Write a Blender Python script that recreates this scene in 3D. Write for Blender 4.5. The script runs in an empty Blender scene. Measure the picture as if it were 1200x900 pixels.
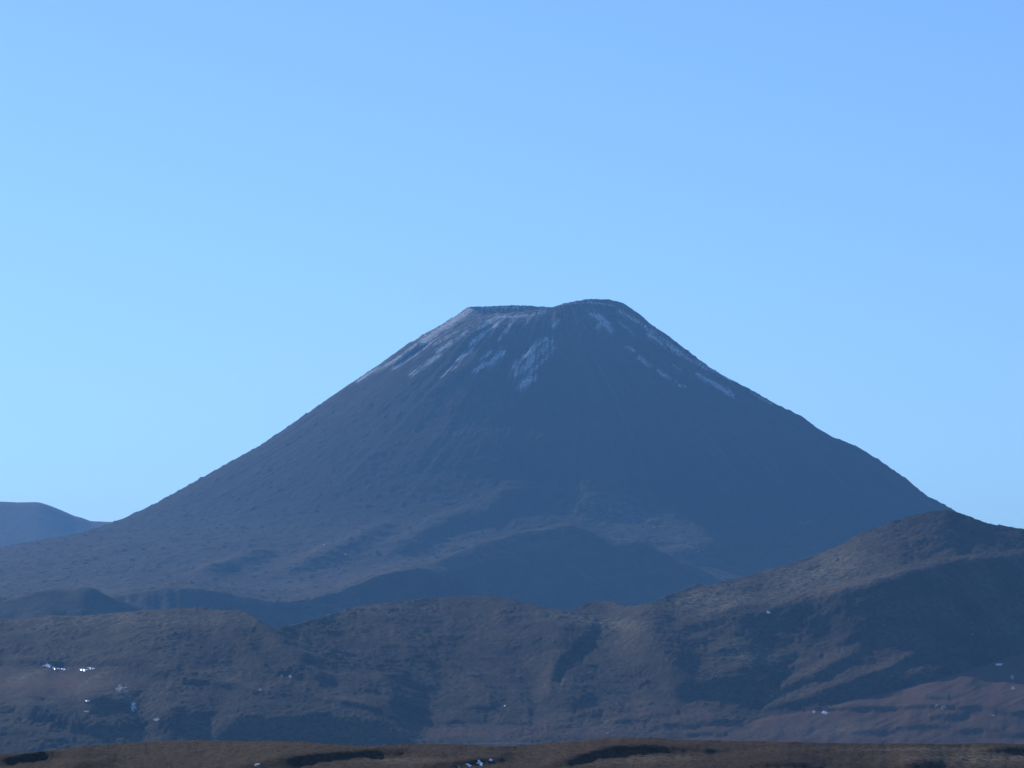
import bpy, math, random
import numpy as np

random.seed(7)
rng = np.random.default_rng(11)
FAST = 1.0                      # mesh density (1 = full)

# ------------------------------------------------------------------ camera frame (metres, level camera with rise)
F, CX, V0 = 4053.0, 600.0, 850.0     # focal length in photo pixels, centre column, eye-level row
SUN_EL, SUN_AZ = math.radians(24.0), math.radians(-34.0)   # azimuth from +Y (view) towards +X

# ------------------------------------------------------------------ numpy noise
def _grad(ix, iy, seed):
    h = (ix.astype(np.int64) * 374761393 + iy.astype(np.int64) * 668265263 + seed * 1442695041) & 0xFFFFFFFF
    h = ((h ^ (h >> 13)) * 1274126177) & 0xFFFFFFFF
    h = h ^ (h >> 16)
    return (h & 0xFFFF).astype(np.float32) * np.float32(2 * math.pi / 65536.0)

def perlin(x, y, seed=0):
    x0 = np.floor(x); y0 = np.floor(y)
    fx = (x - x0).astype(np.float32); fy = (y - y0).astype(np.float32)
    u = fx * fx * fx * (fx * (fx * 6 - 15) + 10); v = fy * fy * fy * (fy * (fy * 6 - 15) + 10)
    def corner(dx, dy):
        a = _grad(x0 + dx, y0 + dy, seed)
        return np.cos(a) * (fx - dx) + np.sin(a) * (fy - dy)
    n00 = corner(0, 0); n10 = corner(1, 0); n01 = corner(0, 1); n11 = corner(1, 1)
    a = n00 + u * (n10 - n00); b = n01 + u * (n11 - n01)
    return (a + v * (b - a)) * 1.4

def fbm(x, y, scale, octaves=4, seed=0, gain=0.5, ridged=False):
    out = np.zeros(np.broadcast(x, y).shape, np.float32); amp = 1.0; tot = 0.0; s = 1.0 / scale
    for k in range(octaves):
        n = perlin(x * s + 17.3 * k, y * s - 9.1 * k, seed + k * 31)
        if ridged: n = 1.0 - 2.0 * np.abs(n)
        out += amp * n; tot += amp; amp *= gain; s *= 2.03
    return out / tot

def sstep(a, b, t):
    t = np.clip((t - a) / (b - a), 0, 1); return t * t * (3 - 2 * t)

def smax(a, b, k):
    h = np.clip(0.5 + 0.5 * (a - b) / k, 0, 1)
    return b + (a - b) * h + k * h * (1 - h)

def smin(a, b, k): return -smax(-a, -b, k)

def curve(pts, x, smooth=0.0):
    p = np.array(pts, float)
    out = np.interp(x, p[:, 0], p[:, 1])
    if smooth:
        acc = np.zeros_like(out); ws = 0
        for o in np.linspace(-2, 2, 13):
            w = math.exp(-o * o / 1.2); acc += w * np.interp(x + o * smooth, p[:, 0], p[:, 1]); ws += w
        out = acc / ws
    return out

# ------------------------------------------------------------------ sampling grid (columns fan out from the viewpoint, rows by distance)
inner = np.arange(-40, 1240.1, 1.4 / FAST)
step = 1.4; left = []; p = inner[0]
while p > -3200: step *= 1.16; p -= step; left.append(p)
step = 1.4; right = []; p = inner[-1]
while p < 4400: step *= 1.16; p += step; right.append(p)
PXc = np.concatenate([left[::-1], inner, right])
def seg(a, b, d):
    n = max(2, int(round((b - a) / (d / FAST)))); return np.linspace(a, b, n, endpoint=False)
ys = [np.exp(seg(math.log(60), math.log(560), 0.02)), seg(560, 900, 0.9), seg(900, 3100, 20.0), seg(3100, 5700, 2.6),
      seg(5700, 5900, 8),
      seg(5900, 6300, 9), seg(6300, 9350, 5.0), seg(9350, 11500, 26), seg(11500, 18000, 60)]
Yr = np.concatenate(ys + [[18000.0]])
U = (PXc - CX) / F
NC, NR = len(PXc), len(Yr)
PX = np.broadcast_to(PXc[None, :], (NR, NC)); Y = np.broadcast_to(Yr[:, None], (NR, NC)).astype(np.float32)
X = (U[None, :] * Yr[:, None]).astype(np.float32)
C = PXc

def zrow(row, y): return (V0 - row) * y / F

# ------------------------------------------------------------------ land forms
def layer(crest, yc, foot, yf, shape=1.0, back=0.25, k=10.0, sm=6.0, front=0.10):
    """a ridge: crest rows/depths and foot rows/depths by column, face profile between"""
    ycv = curve(yc, C, 25) if isinstance(yc, list) else np.full(NC, float(yc))
    yfv = curve(yf, C, 25) if isinstance(yf, list) else np.full(NC, float(yf))
    zc = zrow(curve(crest, C, sm), ycv); zf = zrow(curve(foot, C, 15), yfv)
    shp = curve(shape, C, 20) if isinstance(shape, list) else np.full(NC, float(shape))
    t = (Y - yfv) / (ycv - yfv)
    tt = np.clip(t, 0, 4)
    face = zf + (zc - zf) * np.where(tt < 1, tt ** shp, 1 + shp * (tt - 1))
    face = np.where(t < 0, zf - front * (yfv - Y), face)
    bk = zc - back * (Y - ycv)
    return smin(face, bk, k) + 0.25 * k

L = {}
# plain under everything
base = -43 + 30 * sstep(4000, 5200, Y) + 90 * sstep(5200, 9000, Y) + 0.8 * fbm(X, Y, 260, 3, 5)
L['ground'] = base

# ------------------------------------------------------------------ land shaped so its slopes give the wanted light and shade
# P0..P1 x R0..R1: survey window (columns / rows of the view) in which light and shade are drawn as steepness
P0, P1, R0, R1 = -80, 1280, 540, 912
WW, HH = P1 - P0 + 1, R1 - R0 + 1
gx_, gy_ = np.meshgrid(np.arange(P0, P1 + 1, dtype=np.float32), np.arange(R0, R1 + 1, dtype=np.float32))
def blur(a, sx, sy):
    for ax, sg in ((1, sx), (0, sy)):
        if sg <= 0.2: continue
        n = int(3 * sg) + 1; k = np.exp(-0.5 * (np.arange(-n, n + 1) / sg) ** 2); k /= k.sum()
        pad = [(0, 0), (0, 0)]; pad[ax] = (n, n); b_ = np.pad(a, pad, mode='edge'); o = np.zeros_like(a)
        for t_, kv in enumerate(k): o += kv * (b_[:, t_:t_ + a.shape[1]] if ax == 1 else b_[t_:t_ + a.shape[0], :])
        a = o
    return a
wx_ = 5.0 * fbm(gx_, gy_ * 1.6, 34, 4, 301, 0.6); wy_ = 2.6 * fbm(gx_, gy_ * 1.6, 26, 4, 302, 0.6)
def poly_mask(pts, soft, wob=1.0):
    X_, Y_ = gx_ + wob * wx_, gy_ + wob * wy_
    ins = np.zeros(X_.shape, bool); n = len(pts)
    for a in range(n):
        (x1, y1), (x2, y2) = pts[a], pts[(a + 1) % n]
        if y1 == y2: continue
        c = (y1 > Y_) != (y2 > Y_); ins ^= c & (X_ < (x2 - x1) * (Y_ - y1) / (y2 - y1) + x1)
    return blur(ins.astype(np.float32), soft * 1.5, soft)
def line_mask(pts, w, wob=1.0):
    X_, Y_ = gx_ + wob * wx_ * 0.6, gy_ + wob * wy_ * 0.6
    best = np.full(X_.shape, 1e9, np.float32); al = np.zeros(X_.shape, np.float32)
    seg_ = [math.hypot(pts[k + 1][0] - pts[k][0], pts[k + 1][1] - pts[k][1]) for k in range(len(pts) - 1)]; tot = sum(seg_); acc = 0
    for k in range(len(pts) - 1):
        (x1, y1), (x2, y2) = pts[k], pts[k + 1]; dx, dy = x2 - x1, y2 - y1
        t = np.clip(((X_ - x1) * dx + (Y_ - y1) * dy) / (dx * dx + dy * dy + 1e-6), 0, 1)
        d = np.hypot(X_ - x1 - t * dx, (Y_ - y1 - t * dy)); u = d < best
        best = np.where(u, d, best); al = np.where(u, (acc + t * seg_[k]) / tot, al); acc += seg_[k]
    w_ = w * (0.35 + 0.65 * np.sin(np.pi * np.clip(al, 0.03, 0.97)) ** 0.5)
    return np.exp(-(best / w_) ** 2)
# light and shade put into slope: 1 = nearly level, 0 = steep face towards the viewer
T = np.full(gx_.shape, 0.5, np.float32)
def P(val, pts, soft=5.0, wob=1.0, k=1.0):
    global T; m = poly_mask(pts, soft, wob) * k; T = T * (1 - m) + val * m
def Ln(val, pts, w=4.0, k=1.0, wob=1.0):
    global T; m = line_mask(pts, w, wob) * k; T = T * (1 - m) + val * m
def streak(ang, a_, c_, seed, octv=3):
    r = math.radians(ang); u = gx_ * math.cos(r) + gy_ * math.sin(r); v = -gx_ * math.sin(r) + gy_ * math.cos(r)
    return fbm(u / a_, v / c_, 1.0, octv, seed, 0.6)
# --- hills in the middle distance
T = np.full(gx_.shape, 0.52, np.float32)
P(.62, [(-90, 720), (60, 716), (150, 712), (240, 710), (290, 716), (280, 738), (150, 752), (-90, 756)], 5)
P(.46, [(150, 745), (290, 730), (330, 760), (400, 815), (330, 830), (230, 815), (150, 790)], 9)
P(.52, [(320, 737), (380, 718), (480, 698), (600, 696), (700, 722), (690, 750), (650, 790), (650, 835), (560, 856), (480, 850), (400, 806), (345, 765)], 8)
P(.42, [(580, 704), (650, 712), (700, 735), (672, 765), (640, 805), (600, 780), (570, 740)], 8)
P(.52, [(350, 728), (430, 706), (520, 697), (590, 698), (560, 712), (430, 726), (370, 742)], 4)
P(.74, [(600, 702), (660, 708), (740, 706), (760, 712), (735, 726), (690, 734), (640, 724)], 3)
P(.48, [(650, 782), (690, 748), (740, 724), (790, 728), (850, 742), (905, 800), (880, 830), (760, 835), (660, 832)], 7)
P(.62, [(640, 838), (700, 826), (760, 824), (860, 828), (920, 836), (900, 870), (560, 872), (600, 856)], 7)
P(.66, [(480, 852), (560, 846), (640, 842), (640, 872), (470, 874)], 6)
P(.62, [(760, 716), (830, 690), (900, 668), (980, 645), (1060, 640), (1020, 680), (940, 696), (860, 708), (800, 728)], 6)
P(.46, [(960, 655), (1010, 622), (1100, 590), (1300, 610), (1300, 640), (1150, 640), (1060, 660), (1000, 672)], 6)
P(.40, [(1040, 640), (1060, 615), (1110, 604), (1140, 625), (1090, 650)], 6)
P(.50, [(800, 740), (900, 735), (1000, 760), (1066, 775), (1140, 765), (1300, 745), (1300, 790), (1000, 825), (900, 835), (860, 800)], 7)
P(.70, [(860, 848), (950, 834), (1050, 811), (1150, 783), (1300, 740), (1300, 826), (1150, 828), (1040, 829), (950, 831), (880, 850)], 3, .4)
P(.52, [(900, 838), (1000, 835), (1100, 834), (1300, 838), (1300, 872), (860, 872)], 5)
P(.72, [(-90, 782), (60, 786), (120, 792), (150, 806), (140, 816), (90, 816), (60, 824), (20, 822), (-90, 830)], 5)
P(.36, [(-90, 845), (60, 850), (160, 845), (230, 850), (230, 880), (-90, 890)], 8)
P(.66, [(230, 778), (290, 796), (330, 806), (290, 812), (240, 798)], 4)
P(.56, [(664, 784), (682, 764), (712, 744), (738, 730), (735, 760), (720, 790), (700, 820), (668, 828)], 5)
# shaded faces
P(.02, [(893, 716), (930, 704), (1000, 689), (1060, 673), (1120, 662), (1300, 650), (1300, 730), (1150, 748), (1100, 760), (1066, 767), (1040, 762), (1000, 752), (955, 744), (915, 732)], 5, .8)
P(.30, [(800, 732), (850, 720), (900, 714), (930, 735), (890, 742), (850, 735), (815, 742)], 4)
P(.02, [(733, 766), (746, 759), (770, 758), (790, 768), (802, 786), (812, 800), (845, 796), (880, 792), (905, 800), (890, 812), (860, 816), (830, 814), (806, 822), (790, 822), (776, 802), (752, 787)], 3)
P(.18, [(742, 726), (757, 722), (775, 726), (770, 742), (750, 745), (735, 738)], 4)
P(.14, [(876, 806), (905, 800), (900, 822), (888, 828)], 3)
P(.03, [(250, 848), (290, 838), (340, 838), (400, 840), (440, 847), (470, 858), (485, 872), (240, 874)], 4)
P(.10, [(178, 836), (205, 831), (240, 838), (246, 862), (215, 868), (180, 858)], 4)
P(.06, [(16, 828), (32, 825), (60, 834), (84, 848), (120, 850), (150, 846), (150, 860), (100, 864), (60, 850), (30, 842)], 3)
P(.06, [(92, 822), (112, 816), (140, 821), (152, 830), (144, 834), (118, 826), (96, 828)], 2)
P(.10, [(92, 832), (122, 830), (128, 836), (104, 840)], 2)
Ln(.02, [(-80, 777), (0, 777.5), (60, 778), (118, 780)], 3.2); Ln(.08, [(120, 777), (150, 780), (172, 787), (230, 800)], 4.5)
Ln(.14, [(258, 752), (285, 764), (308, 782)], 8); Ln(.22, [(300, 728), (322, 752), (350, 782)], 9); Ln(.12, [(305, 787), (345, 791), (368, 800), (388, 816)], 4)
Ln(.1, [(382, 822), (410, 826), (446, 832), (466, 844)], 4); Ln(.8, [(378, 806), (398, 816), (424, 822)], 3.5); Ln(.78, [(250, 788), (275, 796), (300, 804)], 3); Ln(.12, [(230, 800), (270, 806), (300, 812)], 3.5)
Ln(.3, [(430, 776), (462, 790), (500, 808), (540, 830)], 3, .6); Ln(.16, [(470, 756), (520, 782), (570, 812), (610, 834)], 3.5); Ln(.16, [(400, 790), (450, 812), (500, 838)], 2.8, .6); Ln(.18, [(545, 800), (590, 822), (620, 838)], 4); Ln(.2, [(520, 740), (560, 770), (600, 800)], 3, .6)
Ln(.65, [(440, 770), (480, 788), (530, 812)], 3, .7); Ln(.62, [(360, 770), (420, 800), (480, 830)], 4, .7); Ln(.6, [(500, 758), (560, 790), (600, 815)], 3, .6)
Ln(.02, [(694, 744), (668, 766), (650, 784), (643, 804), (648, 826)], 5.5); Ln(.72, [(706, 742), (678, 764), (660, 786), (656, 808)], 3.0); P(.08, [(625, 818), (656, 813), (692, 816), (684, 830), (664, 838), (640, 832)], 3)
for x_, y_, l_ in [(700, 838, 22), (735, 846, 24), (772, 838, 20), (790, 852, 26), (842, 846, 22), (600, 848, 20), (660, 852, 20), (560, 830, 18), (540, 846, 26), (900, 822, 22), (826, 860, 22), (1020, 858, 24), (935, 770, 26), (905, 750, 24), (960, 780, 24), (860, 762, 18), (1150, 856, 26), (1080, 852, 30), (1180, 862, 24), (1110, 840, 20)]:
    Ln(.12, [(x_ - l_, y_ + 2), (x_, y_), (x_ + l_, y_ + 1)], 3.2)
Ln(.16, [(836, 793), (862, 788), (888, 781)], 2.6); Ln(.68, [(812, 742), (850, 752), (868, 770)], 3, .7)
Ln(.9, [(866, 708), (940, 697), (1000, 683), (1060, 666), (1120, 654), (1200, 646), (1290, 638)], 3.4, .75, .12); Ln(.75, [(700, 731), (760, 727), (800, 726), (850, 716)], 3, .6); Ln(.8, [(790, 727), (830, 716), (880, 706), (940, 694)], 3, .7)
for pts_ in ([(1068, 763), (1012, 790), (952, 816)], [(1140, 762), (1092, 786), (1016, 812)], [(1010, 786), (960, 806), (900, 826)], [(1195, 744), (1150, 760), (1104, 780)], [(985, 766), (940, 790), (905, 806)]):
    Ln(.78, pts_, 4.2); Ln(.06, [(p_[0] + 12, p_[1] + 5) for p_ in pts_], 5)
Ln(.08, [(900, 832), (980, 818), (1060, 800), (1130, 780), (1230, 746)], 5.0); Ln(.85, [(880, 846), (950, 834), (1050, 811), (1150, 783), (1230, 755)], 3, 1, .4)
Ln(.02, [(940, 832), (1000, 831), (1045, 831), (1090, 828), (1122, 830)], 2.8); Ln(.06, [(1122, 830), (1148, 829), (1172, 836), (1230, 838)], 3.0); Ln(.15, [(1072, 816), (1090, 818), (1110, 820)], 2.0); Ln(.15, [(1170, 790), (1200, 782), (1230, 776)], 3.0)
wl_ = sstep(250, 340, gx_) * sstep(700, 620, gx_); wr_ = sstep(780, 900, gx_)
T_hill = (T + 0.04 + 0.04 * wl_ + 0.24 * streak(27, 60, 6.5, 321) * wl_ + 0.22 * streak(-26, 50, 7, 322) * wr_ + 0.22 * streak(6, 40, 7, 323) * (1 - wl_) * (1 - 0.6 * wr_)
          + 0.17 * fbm(gx_, gy_ * 1.8, 15, 4, 324, 0.6) + (0.30 * streak(24, 34, 3.0, 331, 2) * wl_ + 0.26 * streak(-22, 34, 3.0, 332, 2) * wr_ + 0.30 * streak(4, 36, 2.8, 333, 2) * (1 - wl_) * (1 - 0.7 * wr_)) * (0.45 + 0.9 * sstep(-0.3, 0.4, fbm(gx_, gy_ * 1.6, 70, 2, 334))) + 0.06 * fbm(gx_, gy_ * 1.5, 90, 2, 325))
skyline = [(-1500, 700), (-500, 715), (-80, 731), (0, 727), (60, 722), (100, 722), (150, 717), (200, 713), (235, 711.5), (265, 716), (283, 715), (296, 721), (306, 729), (313, 734), (320, 737), (335, 734), (350, 731), (380, 722), (405, 714), (430, 709),
           (470, 705), (530, 700.5), (570, 699), (595, 702), (620, 708), (650, 714), (672, 717), (680, 712), (690, 706), (705, 704), (722, 706), (733, 712), (760, 707), (790, 696), (800, 692), (815, 685), (832, 686), (850, 681), (880, 674), (910, 666), (945, 655), (980, 641), (1010, 625), (1040, 614),
           (1070, 603.5), (1095, 598.5), (1112, 598), (1130, 603), (1150, 612), (1160, 615), (1200, 620), (1260, 630), (1500, 640), (2600, 660)]

# --- near moor
T = np.full(gx_.shape, 0.80, np.float32)
P(.06, [(-90, 890), (0, 888), (30, 882), (60, 880.5), (105, 883), (100, 887), (40, 889), (20, 894), (0, 897), (-90, 899)], 1.9, 1.0)
P(.1, [(70, 896), (110, 890), (130, 894), (130, 900), (80, 902)], 1.6, .9)
P(.06, [(262, 901), (330, 888), (400, 880), (450, 878), (510, 882), (532, 886), (460, 887), (400, 890), (350, 895), (335, 901)], 1.9, 1.0)
P(.06, [(478, 901), (530, 892), (580, 888), (602, 888), (585, 893), (560, 896), (540, 901)], 1.9, 1.0)
P(.06, [(638, 897), (690, 880), (720, 874.5), (760, 873.5), (800, 876), (855, 879), (850, 881.5), (760, 882), (720, 884), (690, 890), (665, 898)], 1.9, 1.0)
P(.06, [(868, 899), (900, 894.5), (940, 894), (966, 901)], 1.9, 1.0); P(.06, [(1058, 892), (1080, 889), (1102, 894), (1100, 902), (1060, 902)], 1.9, 1.0); P(.1, [(1138, 880), (1160, 876), (1290, 878), (1290, 885), (1150, 883)], 1.9, 1.0)
T_moor = T + 0.30 * streak(2, 26, 4, 331) + 0.22 * fbm(gx_, gy_ * 2.0, 9, 3, 332)
moor_top = [(-400, 890), (-80, 887), (0, 884), (30, 882), (60, 879), (100, 874), (140, 871), (200, 868.5), (260, 868), (360, 868.5), (400, 872), (430, 873.5), (480, 872), (530, 872), (570, 874), (600, 874), (640, 870.5), (690, 867), (730, 864.5), (760, 864.5),
            (800, 867), (860, 868.5), (950, 870), (1000, 871), (1100, 872), (1150, 871), (1200, 872.5), (1300, 875), (1700, 880)]

def gsm(a, n_): k_ = np.exp(-0.5 * np.linspace(-2.5, 2.5, 2 * n_ + 1) ** 2); k_ /= k_.sum(); return np.convolve(np.pad(a, n_, mode='edge'), k_, mode='valid')
def n1s(x): return perlin(np.array([x / 37.0]), np.array([0.4]), 351)[0] + 0.8 * perlin(np.array([x / 13.0]), np.array([0.7]), 352)[0]
def land_from_tone(Tf, row0, y0, top, lo_deg, hi_deg, back, dr=0.5, heal=0.11, heal2=0.004, pw=1.6, smooth_end=None, ymatch=None):
    """walk up every column of the view, row by row; the steepness of the slope decides how far away the next row lies"""
    r0 = curve(row0, C, 4) if isinstance(row0, list) else np.full(NC, float(row0)); rt = curve(top, C, 2.5)
    y = curve(y0, C, 40) if isinstance(y0, list) else np.full(NC, float(y0))
    n = int(np.ceil((r0 - rt).max() / dr)); rows = r0.copy(); ysl, zsl = [y.copy()], [zrow(rows, y)]
    xi = np.clip(C - P0, 0, WW - 1.001); x0i = xi.astype(int); fx = xi - x0i
    hk = np.exp(-0.5 * (np.arange(-30, 31) / 5.0) ** 2); hk /= hk.sum(); hk2 = np.exp(-0.5 * (np.arange(-60, 61) / 22.0) ** 2); hk2 /= hk2.sum()
    y_all = [y.copy()]; r_all = [rows.copy()]
    for _ in range(n):
        st = np.minimum(dr, np.maximum(rows - rt, 0)); yi = np.clip(rows - R0, 0, HH - 1.001); y0i = yi.astype(int); fy = yi - y0i
        tv = (Tf[y0i, x0i] * (1 - fx) + Tf[y0i, x0i + 1] * fx) * (1 - fy) + (Tf[y0i + 1, x0i] * (1 - fx) + Tf[y0i + 1, x0i + 1] * fx) * fy
        sl = np.tan(np.radians(hi_deg + (lo_deg - hi_deg) * np.clip(1 - tv, 0, 1.05) ** pw))
        den = np.maximum(sl - (V0 - rows) / F, 0.02); y = y + y * st / F / den
        yb = np.convolve(np.pad(y, 30, mode='edge'), hk, mode='valid'); y = np.where(st > 0, np.maximum(y + heal * (yb - y) + heal2 * (np.convolve(np.pad(y, 60, mode='edge'), hk2, mode='valid') - y), y_all[-1] + 0.05), y)
        rows = rows - st; y_all.append(y.copy()); r_all.append(rows.copy())
    YA = np.array(y_all); RA = np.array(r_all)
    if ymatch is not None:      # stretch so that the top meets the land behind
        g = gsm((ymatch - YA[0]) / np.maximum(YA[-1] - YA[0], 1.0), 45); YA = YA[0] + (YA - YA[0]) * g
    ZA = (V0 - RA) * YA / F
    out = np.empty((NR, NC), np.float32)
    for j in range(NC):
        ya = YA[:, j]; za = ZA[:, j]; d = np.concatenate([[True], np.diff(ya) > 1e-4]); ya, za = ya[d], za[d]
        o = np.interp(Yr, ya, za); bm_ = Yr > ya[-1]; o[bm_] = za[-1] - back * (Yr[bm_] - ya[-1]); fm = Yr < ya[0]; o[fm] = za[0] - 0.02 * (ya[0] - Yr[fm]); out[:, j] = o
    return out, YA
L['hill'], YH = land_from_tone(T_hill, 892, 3500, skyline, 39, 8.0, 0.22, pw=1.75)
L['moor'], YM = land_from_tone(T_moor, 908, [(-500, 620), (300, 600), (800, 590), (1300, 640)], [(a_, b_ + 0.7 * float(n1s(a_))) for a_, b_ in ((float(q_), float(np.interp(q_, [m_[0] for m_ in moor_top], [m_[1] for m_ in moor_top]))) for q_ in range(-400, 1700, 9))], 31, 3, 0.035, 0.25)
L['hill'] = np.where(Y < 3100, np.minimum(L['hill'], -45), L['hill']); L['moor'] = np.where(Y > 1700, -60, np.where(Y < 560, np.minimum(L['moor'], -7 - 0.004 * (560 - Y)), L['moor']))

# ------------------------------------------------------------------ the volcano (cone around its own axis)
AX, AY = (645 - CX) * 9000 / F, 9000.0
px2 = 9000 / F
sil_l = [(560, 359.5), (549, 361), (530, 374), (500, 392), (470, 411), (450, 425), (420, 445), (400, 458), (350, 492), (300, 525), (260, 547), (225, 567), (190, 587), (165, 600), (143, 610), (106, 624), (80, 631), (50, 638), (0, 647),
         (-60, 658), (-200, 685), (-400, 725), (-700, 775), (-1200, 815)]
sil_r = [(725, 362), (733, 362.4), (742, 367.5), (753, 374), (766, 385), (783, 395), (799, 406), (816, 418), (827, 428), (840, 434), (854, 442), (865, 449), (879, 455), (900, 467.5), (921, 480), (943, 489.5), (960, 503), (981, 515.5), (1008, 526),
         (1032, 541.5), (1062, 562.5), (1086, 583), (1101, 590), (1112, 596.5), (1150, 620), (1250, 665), (1400, 720), (1700, 775), (2300, 815)]
vy = np.where(Yr > 5000)[0][0]
Xv, Yv = X[vy:] - AX, Y[vy:] - AY
Rv = np.sqrt(Xv ** 2 + Yv ** 2) + 1e-3
PHI = np.arctan2(Yv, Xv)
ph = np.degrees(PHI) % 360
rl = np.array([(645 - a) * px2 for a, b in sil_l]); zl = np.array([(V0 - b) * px2 for a, b in sil_l])
rr = np.array([(a - 645) * px2 for a, b in sil_r]); zr = np.array([(V0 - b) * px2 for a, b in sil_r])
zl = zl - 12.5 * sstep(300, 900, rl); zr = zr - 13.5 * sstep(205, 480, rr)      # what shows on the skyline is the swell a little nearer than the axis
# radial gullies
wob = 0.05 * fbm(Xv, Yv, 500, 2, 3)
cs, sn = np.cos(PHI + wob), np.sin(PHI + wob)
def radial(k, seed, rs): return perlin(cs * k + Rv / rs, sn * k - Rv / (rs * 1.3), seed)
gul = 1.0 * (1 - 2 * np.abs(radial(7, 1, 1400))) + 0.6 * radial(16, 2, 700) + 0.45 * (1 - 2 * np.abs(radial(34, 4, 420))) + 0.28 * radial(75, 6, 260)
PL = np.interp(Rv, rl, zl); PR = np.interp(Rv, rr, zr)
wR = sstep(-0.75, 0.75, Xv / Rv)
cone = PL * (1 - wR) + PR * wR
# make the front/back slope like the mean flank, keep silhouettes exact at the sides
side = np.abs(Xv / Rv)
gamp = 3.6 * sstep(150, 420, Rv) * (0.55 + 0.9 * sstep(-0.5, 0.5, fbm(Xv, Yv, 900, 2, 19))) * (1 - 0.7 * sstep(850, 1300, Rv)) * (1 - 0.65 * sstep(0.86, 0.99, side)) * (1 - 0.5 * sstep(1500, 2600, Rv))
cone = cone + gamp * gul
# crater rim
rim_ang = np.array([-30, 0, 15, 30, 60, 75, 90, 105, 120, 150, 172, 188, 205, 218, 240, 255, 270, 280, 290, 300, 315, 330, 345, 360])
rim_z = np.array([1091, 1082, 1080, 1086, 1098, 1106, 1113, 1116, 1114.5, 1103, 1093, 1085, 1066, 1047, 1045, 1050, 1064, 1076, 1083, 1088, 1091, 1092, 1090, 1082])
rimz = np.interp(ph, rim_ang, rim_z) + 1.0 * perlin(cs * 22, sn * 22, 9)
RR = 196 + 5 * perlin(cs * 4, sn * 4, 12) + 18 * np.exp(-((ph - 178) / 28.0) ** 2)
rimcone = np.interp(RR, rl, zl) * (1 - wR) + np.interp(RR, rr, zr) * wR
outer = cone + (rimz - rimcone) * np.exp(-np.clip(Rv - RR, 0, None) / 75.0)
inn = np.clip(Rv / RR, 0, 1)
inner_z = rimz - 95 * (1 - inn ** 2) * (1 - 0.8 * sstep(285, 310, ph) * sstep(355, 335, ph))
volc = np.where(Rv < RR, smin(inner_z, outer + 0 * outer, 6.0) + 1.5, outer)
volc = volc + (2.4 * fbm(Xv, Yv, 34, 3, 22, 0.65) + 2.0 * np.clip(fbm(Xv, Yv, 20, 2, 24) - 0.25, 0, 1) * 4) * sstep(120, 260, Rv)
volc = volc + 2.6 * fbm(Xv, Yv, 85, 4, 21, 0.6) * sstep(0, 1, 1) * (1 - 0.5 * sstep(0.9, 1.0, side))

# --- features on the volcano's apron: hit tests against its surface seen from the viewpoint
def hit(Z, ylist, px, row):
    """distance along column px at which the surface first reaches image row"""
    ci = int(np.clip(np.searchsorted(C, px), 1, NC - 1))
    w = (px - C[ci - 1]) / (C[ci] - C[ci - 1])
    z = Z[:, ci - 1] * (1 - w) + Z[:, ci] * w
    r = V0 - z * F / ylist
    idx = np.nonzero(r <= row)[0]
    if len(idx) == 0: return float(ylist[-1])
    i = idx[0]
    if i == 0: return float(ylist[0])
    t = (r[i - 1] - row) / max(r[i - 1] - r[i], 1e-6)
    return float(ylist[i - 1] + t * (ylist[i] - ylist[i - 1]))

def ridge(Z, Xa, Ya, ylist, pts, h, wl, wr, tip=0.25, seed=0):
    """raise (or cut, h<0) a rounded ridge along an image polyline; wl / wr = width to its left / right side in metres"""
    P = []
    for (px, row) in pts:
        y = hit(Z, ylist, px, row + max(h, 0) * F / 7000.0 * 0.0 + 0.0)
        P.append(((px - CX) * y / F, y))
    P = np.array(P); m = max(wl, wr) * 2.2
    i0 = max(0, np.searchsorted(ylist, P[:, 1].min() - m)); i1 = min(len(ylist), np.searchsorted(ylist, P[:, 1].max() + m) + 1)
    ulo = min((P[:, 0] - m) / P[:, 1]) ; uhi = max((P[:, 0] + m) / P[:, 1])
    j0 = max(0, np.searchsorted(U, ulo)); j1 = min(NC, np.searchsorted(U, uhi) + 1)
    x = Xa[i0:i1, j0:j1]; y = Ya[i0:i1, j0:j1]
    best = np.full(x.shape, 1e9, np.float32); sgn = np.zeros(x.shape, np.float32); along = np.zeros(x.shape, np.float32)
    segl = np.hypot(*(P[1:] - P[:-1]).T); tot = segl.sum(); acc = 0
    for k in range(len(P) - 1):
        d = P[k + 1] - P[k]; l2 = (d ** 2).sum() + 1e-9
        t = np.clip(((x - P[k, 0]) * d[0] + (y - P[k, 1]) * d[1]) / l2, 0, 1)
        dx = x - (P[k, 0] + t * d[0]); dy = y - (P[k, 1] + t * d[1])
        dd = np.hypot(dx, dy); c = d[0] * dy - d[1] * dx
        u = dd < best
        best = np.where(u, dd, best); sgn = np.where(u, np.sign(c), sgn); along = np.where(u, (acc + t * segl[k]) / tot, along); acc += segl[k]
    wob = 1 + 0.35 * fbm(x, y, max(wl, wr) * 1.2, 3, 40 + seed)
    w = np.where(sgn > 0, wl, wr) * wob
    kern = np.exp(-(best / w) ** 2 * 1.3)
    taper = sstep(0, tip, along) * sstep(0, tip, 1 - along)
    Z[i0:i1, j0:j1] += (h * kern * taper).astype(Z.dtype)

yv = Yr[vy:]; Xw, Yw = X[vy:], Y[vy:]
volc = volc.astype(np.float32)
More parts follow.
